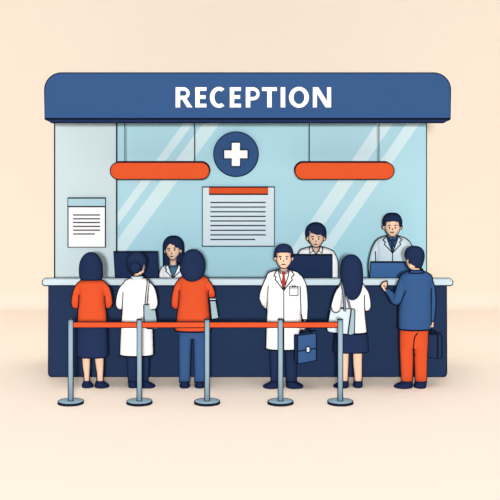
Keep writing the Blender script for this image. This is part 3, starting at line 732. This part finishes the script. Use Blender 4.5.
# ---- woman with long hair in white and navy skirt ----------------------------------------
def woman_long():
    y = YP; t = stand_at(352, y, 0, 'woman with long dark hair in a white top and navy skirt, seen from behind')
    legs = [[(325, 338, 350), (345, 338.6, 349.4), (354, 339.4, 348.8), (365, 340, 348.4), (374, 341.4, 348), (386, 342, 347.6)],
            [(325, 352.4, 364), (345, 352.6, 363), (354, 352.9, 362.2), (365, 353.2, 362), (374, 354.2, 361.9), (386, 354.6, 361.6)]]
    arms = [[(341, 290, y - .03, 3), (335, 306, y - .12, 2.6), (340, 304, y + .15, 2.2)], [(363, 290, y - .02, 3), (367, 306, y - .03, 2.6), (363, 306, y + .2, 2.2)]]
    b = base_body(dome(256, 265, 343, 360) + [(271, 343, 360), (276, 345.6, 357)] + cup(276, 280.4, 345.6, 357)[1:], [], (351, 275, 351.6, 287, 3.6), [(284, 346, 358), (289, 342, 363), (305, 343, 362), (333, 341, 364)], arms, legs, y,
        hands=[(W(340, 304, y + .15), (.25, 1, 0), (0, 0, -1), 1, .3), (W(363, 306, y + .2), (-.25, 1, 0), (0, 0, -1), -1, .3)])
    for rows in legs:
        vis = [r for r in rows if r[0] >= 345]
        b.tube([W(r[1] - .25, r[0], y - .012) for r in smooth_pts(vis, 4)]); b.tube([W(r[2] + .25, r[0], y - .012) for r in smooth_pts(vis, 4)])
    b.build('body', t)
    p = MB(); hr = dome(254.8, 270, 340.5, 362.2, 9, 2.1) + [(275, 340.5, 362.5)] + [(r[0], r[1] + (r[0] - 275) * .02, r[2]) for r in cup(277, 298.2, 340.6, 362.4, 9, 2.05)]; p.loft(hr, y - .02, .14, 'hair', k=1.0, seg=44, dys=[-.12 * max(0, (r[0] - 262) / 36) for r in hr]); p.build('hair', t)
    p = MB()
    p.loft([(281.6, 346, 357.6), (283, 342, 362), (285.4, 339.6, 364.4), (289, 339.8, 365), (295, 341, 364.6), (311, 341, 364.8), (332, 337.6, 366.8)], y, .12, 'white', outline=None, ring_bottom=True)
    sleeve(p, [(342.6, 288, y - .01, 3.8), (339, 294, y - .06, 4.2), (335.4, 307.4, y - .15, 4.4), (340, 305, y + .08, 3.4)], 'white')
    sleeve(p, [(361.4, 288, y - .01, 3.6), (365, 294, y - .03, 4), (367, 306.6, y - .04, 3.8), (363, 306, y + .14, 3.2)], 'white')
    bv = p.bvh()
    p.silhouette(y)
    p.ink([(364.5, 295), (364.5, 303), (364.9, 312), (366.8, 332)], bv, y)
    p.build('blouse', t)
    p = MB(); p.loft([(328, 338, 364.6), (332, 336.4, 366), (334, 335.4, 367.4), (343, 334.2, 368), (351.4, 333.4, 368.8)], y, .115, 'skirt', ring_bottom=True); p.build('skirt', t)
    shoes(t, [shoe_rows(333.5, 348.4, 340.6, 348.2), shoe_rows(353.2, 362.2, 354, 362)], y, -.03, 0)
    g = thing('tote_bag', 'large pale tote bag hanging from the shoulder of the long-haired woman', 'bag', W(341, 333, y - .1))
    y0, y1 = y - .135, y - .128 + .07
    p = MB(); p.plate([(330.2, 310.2), (332, 308.6), (351.3, 308.8), (347.8, 334.4), (330, 332.4), (327.4, 331.2), (326.9, 328.4)], y0, y1, 'palecoat', back_outline=True); p.build('bag_body', g)
    p = MB(); p.plate([(351.3, 308.8), (354.2, 308.9), (355, 310), (354.6, 332), (353.6, 334.4), (351, 335.2), (347.8, 334.4)], y0, y1, 'bagblue', back_outline=True); p.build('bag_gusset', g)
    for pts, ww in ((((344.8, 311.4), (344.6, 304), (343.8, 295), (342.6, 287), (342, 284)), .011), (((350.2, 308.6), (348.8, 303), (346.6, 296), (344.6, 290), (343.4, 285)), .0095)):
        p = MB(); n = len(pts); pth = [W(a, b_, y0 - .004 + i * .006 - (.012 if 0 < i < n - 1 else 0)) for i, (a, b_) in enumerate(pts)] + [W(pts[-1][0], 282.6, y - .03), W(pts[-1][0] + 1, 283, y + .09)]
        q = [Vector(v) for v in smooth_pts([tuple(v) for v in pth], 5)]
        p.tube(q, ww, 'grey', seg=8)
        for sgn in (-1, 1): p.tube([v + Vector((sgn * (ww + .001), 0, 0)) for v in q], LW * .75)
        p.build('strap', g)
woman_long()

# ---- man in blue jacket and orange trousers -----------------------------------------------
def man_jacket():
    y = YP; t = stand_at(414, y, 0, 'man in a blue jacket and orange trousers with one hand at the counter')
    legs = [[(335, 402, 412), (386, 403, 410.6)], [(335, 416, 426), (386, 417, 425)]]
    arms = [[(403, 282, y, 3), (397.2, 301, y - .02, 3), (390, 293.6, y + .06, 2.4), (386.6, 290.4, y + .1, 2.0)], [(428, 283, y, 3), (432.6, 300, y - .01, 2.6), (432.6, 322, y - .02, 1.9)]]
    HN = (W(386.4, 291.8, y + .1), (-.62, .2, 1), (.9, -.3, .45), -1, 1.3, 1.15)
    b = base_body(dome(248, 256, 407, 422) + [(260, 406.4, 422), (263.4, 406.8, 421), (266, 408, 420)] + cup(266, 269.2, 408.4, 418, 5)[1:], [(407.8, 261, 1.3)], (415, 264, 415.6, 275, 4.6),
        [(273, 409, 423), (277, 402, 430), (300, 402, 429), (335, 402, 428)], arms, legs, y,
        hands=[HN, (W(432.6, 322, y - .02), (0, 0, -1), (-1, 0, 0), 1, .9, .62)])
    bv = b.bvh()
    b.ink([(406.3, 259.5), (406.5, 263.8), (408, 267), (409.6, 269.2)], bv, y, smooth=True); b.ink([(407.2, 259.6), (408.6, 259.8), (408.6, 262), (407.6, 263.2)], bv, y - .03, LW * .6, smooth=True)
    hb = MB(); hand(hb, *HN); hb.remesh(.0056, 'skin'); k = len(hb.f); hb.silhouette(y + .08, LW * .9); b.merge(hb, k)
    b.build('body', t)
    p = MB(); p.loft(dome(246.2, 256, 405, 424.2, 9, 2.4) + [(258, 405.2, 424.2), (262, 407, 423.2), (265, 409.6, 422), (267, 412, 421.4)], y + .0, .135, 'hair', k=1.2, seg=64, outline=None, ring_bottom=True)
    p.cut([(403, 259), (407, 258.6), (408.8, 259.4), (409.6, 264.4), (411.6, 267.4), (403, 270)], y + .06); bv = p.bvh()
    p.ink([(406.6, 259.6), (405.1, 256.4), (405, 252.6), (407, 248.8), (410.6, 246.6), (414.8, 246.2), (419.4, 247.2), (422.8, 250), (424.2, 254.6), (424, 259), (422.6, 264), (421.4, 267)], bv, y, smooth=True)
    p.ink([(406.6, 259.6), (408.4, 259.2), (409, 262), (409.8, 264.6), (411.8, 267)], bv, y - .05, LW * .8)
    p.build('hair', t)
    p = MB()
    p.loft([(271.4, 408.4, 424.2), (273, 404.6, 428), (275.6, 400.8, 431.4), (279, 399.4, 432.6), (290, 400, 431.8), (306, 398.9, 431.4), (328.4, 398.6, 431.2)], y, .13, 'jacket', outline=None, ring_bottom=True)
    p.loft([(269.6, 410.4, 422.4), (271, 409.2, 423.4), (274, 407.8, 425)], y, .085, 'jacket', outline=None, ring_top=True)
    sleeve(p, [(403.6, 280, y - .01, 4.4), (401, 288, y - .03, 4.8), (396.6, 301, y - .04, 4.6), (390.8, 294.4, y + .05, 3.6), (387.4, 291, y + .085, 2.7)], 'jacket')
    sleeve(p, [(428.4, 280.6, y - .01, 4), (431, 288, y - .02, 4), (432.8, 302, y - .02, 3.2), (432.8, 320, y - .03, 1.7)], 'jacket')
    bv = p.bvh()
    p.silhouette(y); p.ink([(396.6, 306), (399.4, 304.4), (402.6, 298), (405.8, 291)], bv, y - .1, smooth=True)
    p.ink([(431.2, 321.4), (434.8, 321.6)], bv, y - .03)
    p.ink([(431.4, 288.4), (431.2, 300), (431.2, 328)], bv, y - .04)
    p.ink([(408.8, 272.8), (416, 273.6), (424.2, 272.8)], bv, y - .1, smooth=True); p.ink([(408.8, 272.8), (410.4, 269.8)], bv, y); p.ink([(424.2, 272.8), (422.4, 269.8)], bv, y)
    p.build('jacket', t)
    p = MB()
    for rows in ([(343, 399.8, 413.8), (355, 400.2, 413.4), (382, 401.4, 412.4)], [(343, 413.4, 428), (355, 414.2, 427.2), (382, 415.2, 426.6)]): p.loft(rows, y, .085, 'orange', ring_bottom=True, outline=None)
    p.loft([(322, 400, 428.8), (330, 399.8, 428.6), (342, 399.8, 428.2), (347, 400, 427.8)], y, .115, 'orange', outline=None); bv = p.bvh()
    p.ink([(399.8, 330), (399.8, 343), (400.2, 355), (401.4, 381.6)], bv, y); p.ink([(428.4, 330), (428, 343), (427.2, 355), (426.6, 381.6)], bv, y)
    p.ink([(412.4, 381.6), (413.2, 360), (413.6, 346), (415, 337), (417.8, 332.8)], bv, y - .06, smooth=True); p.ink([(415.2, 381.6), (414.4, 360), (413.8, 348)], bv, y - .06)
    p.build('trousers', t)
    shoes(t, [shoe_rows(394, 412.4, 402.4, 412), shoe_rows(413.9, 426, 415.6, 426)], y, -.045, 0)
    g = thing('briefcase', 'dark navy briefcase hanging beside the orange trousers', 'briefcase', W(434, 358, y + .02))
    y0, y1 = y + .0, y + .1
    p = MB(); p.plate([(423.6, 334), (437.6, 334.6), (437.6, 358.6), (423.6, 357)], y0, y1, 'skirt', back_outline=True); p.build('case_body', g)
    p = MB(); p.plate([(437.6, 334.6), (441, 334.2), (442, 335.4), (442, 356.6), (440.4, 358.4), (437.6, 358.6)], y0, y1, 'skirt', back_outline=True); p.build('case_side', g)
    p = MB(); hp = smooth_pts([tuple(W(a, b_, y + .03)) for a, b_ in ((429.4, 334.6), (430.4, 331.4), (432.8, 330), (435.2, 331.4), (436.4, 334.6))], 5); p.tube(hp, .0085, 'ink', seg=8); p.build('handle', g)
man_jacket()

# ------------------------------------------------------------------ staff behind the counter
YR = .57
def staff_lower(t, x0, x1, y, r_top):
    r0 = row_of(PZ, y); c = (x0 + x1) / 2; p = MB()
    for a, b in ((x0, c - .6), (c + .6, x1)): p.loft([(r_top - 4, a, b), (r_top + 15, a + .6, b - .4), (r0 - 4, a + 1.6, b - 1.4)], y, .08, 'skirt', ring_bottom=True)
    p.loft([(r_top - 18, x0 - .4, x1 + .4), (r_top, x0, x1)], y, .1, 'skirt', outline=None); p.build('trousers', t)
    shoes(t, [shoe_rows(x0 + .4, c - 1.2, x0 + 1.6, c - 2.4, r0 - 5, r0), shoe_rows(c + 1.2, x1 - .4, c + 2.4, x1 - 1.6, r0 - 5, r0)], y, -.04, PZ)
def staff_legs(x0, x1, y, r_top):
    r0 = row_of(PZ, y); c = (x0 + x1) / 2
    return [[(r_top - 4, x0 + 1.2, c - 1.6), (r0 - 1, x0 + 2.6, c - 3)], [(r_top - 4, c + 1.6, x1 - 1.2), (r0 - 1, c + 3, x1 - 2.6)]]

def staff_woman():
    y = YR; t = stand_at(173, y, PZ, 'receptionist with long dark hair in a white coat and teal top behind the counter')
    arms = [[(163, 273, y, 2.8), (160.6, 286, y - .02, 2.6), (162, 305, y - .05, 2.1)], [(183, 273, y, 2.8), (185.6, 286, y - .02, 2.6), (184.4, 305, y - .05, 2.1)]]
    b = base_body(dome(238, 246, 165.6, 180.4) + [(251, 165.7, 180), (254.4, 166.8, 179), (257, 168.2, 177.4)] + cup(257, 259.8, 168.2, 177.4, 5)[1:], [(164.9, 251.4, 1.5), (181, 251.4, 1.6)], (173, 255, 173.2, 268, 3.3),
        [(265, 168, 178), (269, 163, 183), (285, 165, 181), (305, 163, 183)], arms, staff_legs(163, 183, y, 305), y, nose=(171.4, 253.6),
        hands=[(W(162, 305, y - .05), (.05, -.1, -1), (1, 0, 0), -1, .4, .9), (W(184.4, 305, y - .05), (-.05, -.1, -1), (-1, 0, 0), 1, .4, .9)])
    bv = b.bvh()
    b.ink([(165.6, 250), (166.2, 254), (168.4, 257.4), (171.2, 259.4), (173.4, 259.6), (176, 258), (178.6, 254.8), (179.8, 252.6), (181.4, 252.6), (182.3, 250.4), (181.6, 249.6)], bv, y, LW * .85, smooth=True)
    b.ink([(165.6, 249.8), (164.2, 250.2), (164.4, 252.8), (165.8, 253.4)], bv, y, LW * .8, smooth=True)
    b.ink([(169, 261), (168.9, 264.6)], bv, y, LW * .7); b.ink([(177.2, 258.6), (177.3, 264.6)], bv, y, LW * .7); b.ink([(170.6, 260.6), (173, 261), (175, 260.4)], bv, y - .05, LW * .5)
    face(b, [(169.2, 250.4), (174.7, 250)], [(168.8, 248.4), (174.6, 248)], (171.2, 253.6), (171.8, 256.4), y, 1.6)
    b.build('body', t)
    p = MB(); p.loft(dome(235.9, 247, 163, 183.8, 9, 2.2) + [(254, 163, 183.9), (262, 163.2, 184.2), (270, 163.6, 184), (274, 165, 182.6)], y + .02, .125, 'hair', k=1.2, seg=72, sub=6, outline='LR')
    op = [(170.2, 242.8), (174, 245.6), (181.4, 249.4), (182.6, 250), (182, 252.8), (180.2, 253.4), (178.6, 257), (177.4, 259), (177.4, 262), (184, 263), (187, 280), (160, 280), (161, 268), (164, 266.5), (169, 263), (168.8, 259.4), (167.6, 257.6), (165.8, 254), (164.2, 252.8), (163.9, 250), (165.7, 249), (167.4, 245.2)]
    p.cut(op, y - .0); bv = p.bvh()
    p.ink([(165.2, 249.6), (167.4, 245.4), (170.2, 242.8), (174, 245.8), (181.6, 249.7)], bv, y - .05, LW * .85); 
    p.build('hair', t)
    p = MB(); p.loft([(264.6, 169, 178), (266.4, 167.6, 178.8), (280, 166, 181), (305, 165, 182)], y, .1, 'teal', outline=None); bv = p.bvh(); p.ink([(168, 265.2), (170, 266.4), (173, 266.8), (176, 266.4), (178.4, 265.2)], bv, y - .06, LW * .8, smooth=True); p.build('top', t)
    p = MB(); p.loft([(263.6, 169, 177.8), (265, 165.4, 181), (267.2, 162.6, 184), (271, 161.6, 185), (285, 162.6, 184), (312, 161, 186)], y, .115, 'white', outline=None, seg=96, sub=8, ring_bottom=True)
    full = p.bvh(); p.cut([(168.6, 262), (177.9, 262), (178, 266), (173, 277.8), (168.2, 266)], y)
    sleeve(p, [(164.4, 269, y, 3.4), (162.6, 274, y, 3.7), (161, 286, y - .02, 3.4), (161.8, 303, y - .04, 3)], 'white'); sleeve(p, [(182, 269, y, 3.4), (184, 274, y, 3.7), (185.6, 286, y - .02, 3.4), (184.6, 303, y - .04, 3)], 'white')
    bv = p.bvh(); p.silhouette(y)
    p.ink([(168.4, 264), (164.8, 267.8), (166.6, 269.2), (165.6, 271), (172.9, 278)], full, y - .08, LW * .9); p.ink([(178.2, 264), (181.4, 267.8), (179.8, 269.2), (180.6, 271), (173.1, 278)], full, y - .08, LW * .9)
    p.ink([(168.4, 264), (168.8, 267.4), (172.9, 278)], full, y - .08, LW * .9); p.ink([(178.2, 264), (177.6, 267.4), (173.1, 278)], full, y - .08, LW * .9)
    p.build('lab_coat', t); staff_lower(t, 163, 183, y, 305)
staff_woman()

def staff_shirt():
    y = YR; t = stand_at(316, y, PZ, 'receptionist with a swept dark fringe in a white collared shirt behind the counter')
    arms = [[(301, 258, y, 3), (298.4, 276, y - .02, 2.8), (299.6, 300, y - .05, 2.2)], [(331, 258, y, 3), (334.4, 276, y - .02, 2.8), (333, 300, y - .05, 2.2)]]
    b = base_body(dome(225, 233, 308.8, 323.2) + [(238, 308.6, 323.4), (241.4, 309.6, 322.4), (244.4, 311.4, 320.6)] + cup(244.4, 247.3, 311.6, 320.4, 5)[1:], [(307.4, 238.4, 1.6), (324.7, 238.4, 1.6)], (316, 243, 316, 254, 3.4),
        [(250, 310, 322), (255, 302, 330), (270, 303, 329), (300, 304, 328)], arms, staff_legs(304, 328, y, 300), y, nose=(315.8, 241.4),
        hands=[(W(299.6, 300, y - .05), (.05, -.1, -1), (1, 0, 0), -1, .4), (W(333, 300, y - .05), (-.05, -.1, -1), (-1, 0, 0), 1, .4)])
    bv = b.bvh()
    b.ink([(308.6, 237), (309, 240.6), (310.6, 243.8), (313, 246.4), (316, 247.4), (319, 246.4), (321.4, 243.8), (323, 240.6), (323.4, 237)], bv, y, smooth=True)
    for x, sgn in ((307.4, -1), (324.7, 1)): b.ink([(x - sgn * .2, 236.2), (x + sgn * 1.2, 236.6), (x + sgn * 1.3, 239.2), (x, 240.8)], bv, y, LW * .8, smooth=True)
    face(b, [(312.9, 238.9), (318.7, 238.9)], [(312.7, 236.6), (318.9, 236.8)], (315.9, 241.6), (315.7, 244.4), y, 1.7)
    b.build('body', t)
    p = MB(); p.loft(dome(222.6, 232, 305.8, 326, 9, 2.35) + [(236, 306, 325.8), (240, 307, 324.6), (244, 309.4, 322)], y + .012, .135, 'hair', k=1.2, seg=64, outline=None)
    p.cut([(309.4, 231.2), (312, 232.6), (318, 235), (323.6, 235.6), (323.2, 237), (327, 237), (328, 246), (304, 246), (304.6, 237), (308.8, 237)], y + .03); bv = p.bvh()
    p.ink([(307.4, 239), (306, 236), (305.7, 232), (307, 227.4), (310.6, 223.8), (316, 222.5), (321.2, 223.8), (324.8, 227.4), (326.1, 232), (325.8, 236), (324.4, 239)], bv, y, smooth=True)
    p.ink([(308.8, 239), (308.9, 235), (309.8, 231.6), (313, 233.2), (318, 235), (323.6, 235.6), (323.4, 239)], bv, y - .06, LW * .75)
    p.build('hair', t)
    p = MB(); p.loft([(246.8, 311, 321), (248, 306, 326.4), (250.4, 300, 331.6), (254, 298.4, 333), (262, 300.4, 333), (280, 301, 331), (303, 301, 331)], y, .125, 'white', outline=None, seg=96, sub=8, ring_bottom=True)
    full = p.bvh(); p.cut([(312.4, 245), (319.6, 245), (319.4, 249), (316, 253.8), (312.6, 249)], y)
    sleeve(p, [(302.6, 254, y, 4.2), (300, 260, y, 4.4), (298.8, 276, y - .02, 4), (299.4, 298, y - .04, 3.3)], 'white'); sleeve(p, [(330.4, 254, y, 4.2), (333.2, 260, y, 4.4), (334.4, 276, y - .02, 4.2), (333.4, 298, y - .04, 3.3)], 'white')
    bv = p.bvh(); p.silhouette(y)
    for sgn in (-1, 1): p.ink([(316 + sgn * 4.2, 246.4), (316 + sgn * 6.9, 247.4), (316 + sgn * 6.2, 253), (316 + sgn * 4.4, 252), (316 + sgn * 3, 250.6), (316, 254.2)], full, y - .1, LW * .85); p.ink([(316 + sgn * 4.2, 246.4), (316 + sgn * 3.2, 249.6), (316, 254)], full, y - .1, LW * .8)
    p.ink([(316, 254), (316, 279)], full, y - .12, LW * .8)
    p.build('shirt', t); staff_lower(t, 304, 328, y, 300)
staff_shirt()

def staff_coat():
    y = YR; t = stand_at(393, y, PZ, 'receptionist with short dark hair in a pale blue coat and dark tie behind the counter')
    arms = [[(379, 247, y, 3), (373, 264, y - .02, 2.8), (374, 292, y - .05, 2.2)], [(406, 247, y, 3), (412, 264, y - .02, 2.8), (411, 292, y - .05, 2.2)]]
    b = base_body(dome(215, 222, 385.2, 399.8) + [(227, 385, 400), (230.8, 386, 399), (233.6, 387.8, 397.2)] + cup(233.6, 236.6, 388, 397, 5)[1:], [(383.9, 227.2, 1.6), (400.9, 227.2, 1.6)], (392.5, 232, 392.5, 243, 3.4),
        [(239, 387, 398), (244, 380, 405), (262, 381, 404), (292, 381, 404)], arms, staff_legs(381, 405, y, 292), y, nose=(392.4, 229.6),
        hands=[(W(374, 292, y - .05), (.05, -.1, -1), (1, 0, 0), -1, .4), (W(411, 292, y - .05), (-.05, -.1, -1), (-1, 0, 0), 1, .4)])
    bv = b.bvh()
    b.ink([(385, 226), (385.4, 229.8), (387, 233), (389.4, 235.6), (392.5, 236.7), (395.6, 235.6), (398, 233), (399.6, 229.8), (400, 226)], bv, y, smooth=True)
    for x, sgn in ((383.9, -1), (400.9, 1)): b.ink([(x - sgn * .2, 225), (x + sgn * 1.2, 225.4), (x + sgn * 1.3, 228), (x, 229.8)], bv, y, LW * .8, smooth=True)
    face(b, [(389.6, 227.8), (395.3, 227.8)], [(389.3, 225.3), (395.6, 225.3)], (392.4, 229.6), (392.2, 232.3), y, 1.8, .45)
    b.build('body', t)
    p = MB(); p.loft(dome(213, 221, 383, 401.7, 9, 2.5) + [(225, 383.2, 401.5), (229, 384.4, 400.4), (233, 386.6, 398)], y + .012, .135, 'hair', k=1.2, seg=64, outline=None)
    p.cut([(385.8, 221.6), (399.2, 221.6), (399.5, 226), (403, 226), (404, 236), (381, 236), (382, 226), (385.5, 226)], y + .03); bv = p.bvh()
    p.ink([(384.4, 228), (383, 224.8), (382.9, 220.6), (384.6, 216.2), (388, 213.6), (392.4, 213), (396.8, 213.6), (400, 216.2), (401.8, 220.6), (401.6, 224.8), (400.2, 228)], bv, y, smooth=True)
    p.ink([(385.4, 228), (385.4, 224), (386.2, 221.6), (389, 221), (396, 221), (398.8, 221.6), (399.5, 224), (399.5, 228)], bv, y - .06, LW * .7)
    p.build('hair', t)
    p = MB(); p.loft([(236.8, 388, 397), (238.4, 386.6, 398.4), (242, 384, 401), (260, 383, 402), (290, 383, 402)], y, .11, 'dshirt', outline=None); bv = p.bvh()
    for sgn in (-1, 1): p.ink([(392.5 + sgn * 4, 237), (392.5 + sgn * 2.6, 241.2), (392.5, 239)], bv, y - .08, LW * .7)
    yt = bv.ray_cast(CAM, (W(392.5, 246, 0) - CAM).normalized())[0].y; p.build('shirt', t)
    p = MB(); p.loft([(239.6, 391.4, 393.6), (241, 391, 394), (243, 391.8, 393.2), (249, 390.8, 394.2), (253, 391, 394)], yt - .004, .008, 'dtie', sub=3, lw=LW * .6); p.build('tie', t)
    p = MB(); p.loft([(235.6, 387.4, 398), (237, 382.4, 402.6), (239.4, 377.6, 407.4), (243, 376, 409), (252, 376, 409), (262, 376, 409), (285, 375.6, 409.4), (300, 375.4, 409.6)], y, .128, 'palecoat', outline=None, seg=96, sub=8, ring_bottom=True)
    full = p.bvh(); p.cut([(387.4, 234), (397.6, 234), (398, 238), (392.5, 252.6), (386.8, 238)], y)
    sleeve(p, [(379, 243.6, y, 4.2), (376, 250, y, 4.4), (372.4, 265, y - .02, 4), (373.6, 290, y - .04, 3.3)], 'palecoat'); sleeve(p, [(406, 243.6, y, 4.2), (409, 250, y, 4.4), (412.4, 265, y - .02, 4), (411.4, 290, y - .04, 3.3)], 'palecoat')
    bv = p.bvh(); p.silhouette(y)
    p.ink([(375.5, 251.4), (375.6, 264)], bv, y - .05); p.ink([(409.4, 251.4), (409.4, 264)], bv, y - .05)
    p.ink([(386.9, 235.6), (383, 240), (385.4, 242), (384.4, 244.4), (392.5, 253)], full, y - .1, LW * .95); p.ink([(398.1, 235.6), (402, 240), (399.6, 242), (400.6, 244.4), (392.5, 253)], full, y - .1, LW * .95)
    p.ink([(386.9, 235.6), (387.6, 240), (392.5, 253)], full, y - .1, LW * .95); p.ink([(398.1, 235.6), (397.4, 240), (392.5, 253)], full, y - .1, LW * .95); p.ink([(392.5, 253), (392.5, 280)], full, y - .12)
    p.build('lab_coat', t); staff_lower(t, 381, 405, y, 292)
staff_coat()

# ------------------------------------------------------------------ light
w = bpy.data.worlds.new('shaped_fill_world'); scene.world = w; w.use_nodes = True
nt = w.node_tree; bg = nt.nodes['Background']
tc = nt.nodes.new('ShaderNodeTexCoord'); sp = nt.nodes.new('ShaderNodeSeparateXYZ'); nt.links.new(tc.outputs['Generated'], sp.inputs[0])
def node(op, a, b=None, c=None):
    n = nt.nodes.new('ShaderNodeMath'); n.operation = op
    for k, v in enumerate((a, b, c)):
        if v is None: continue
        if isinstance(v, (int, float)): n.inputs[k].default_value = v
        else: nt.links.new(v, n.inputs[k])
    return n.outputs[0]
KEY, LY, LZ = .73, 27, 5.0
AMB, FR, FP, ZE, ZP = .24, .14, 1, 5.2, 14  # ambient fill with added front and overhead lobes to even out brightness
fr = node('POWER', node('MAXIMUM', node('MULTIPLY', sp.outputs['Y'], -1), 0), FP)
ze = node('POWER', node('MAXIMUM', sp.outputs['Z'], 0), ZP)
tot = node('MULTIPLY_ADD', fr, FR, node('MULTIPLY_ADD', ze, ZE, AMB))
bg.inputs['Color'].default_value = (1, 1, 1, 1); nt.links.new(tot, bg.inputs['Strength'])

lamp_d = bpy.data.lights.new('added_front_lamp', 'POINT'); lamp_d.shadow_soft_size = .5  # added lamp behind the camera, fills the front and keeps shadows hidden
LD = LY + 0.0
lamp_d.energy = KEY * 4 * math.pi * math.pi * LD * LD
lamp_o = bpy.data.objects.new('added_front_lamp', lamp_d); COL.objects.link(lamp_o); lamp_o.location = (0, -LY, LZ)
scene.view_settings.view_transform = 'Standard'; scene.view_settings.look = 'None'
scene.view_settings.gamma = 1; scene.view_settings.use_curve_mapping = False; scene.view_settings.exposure = 0
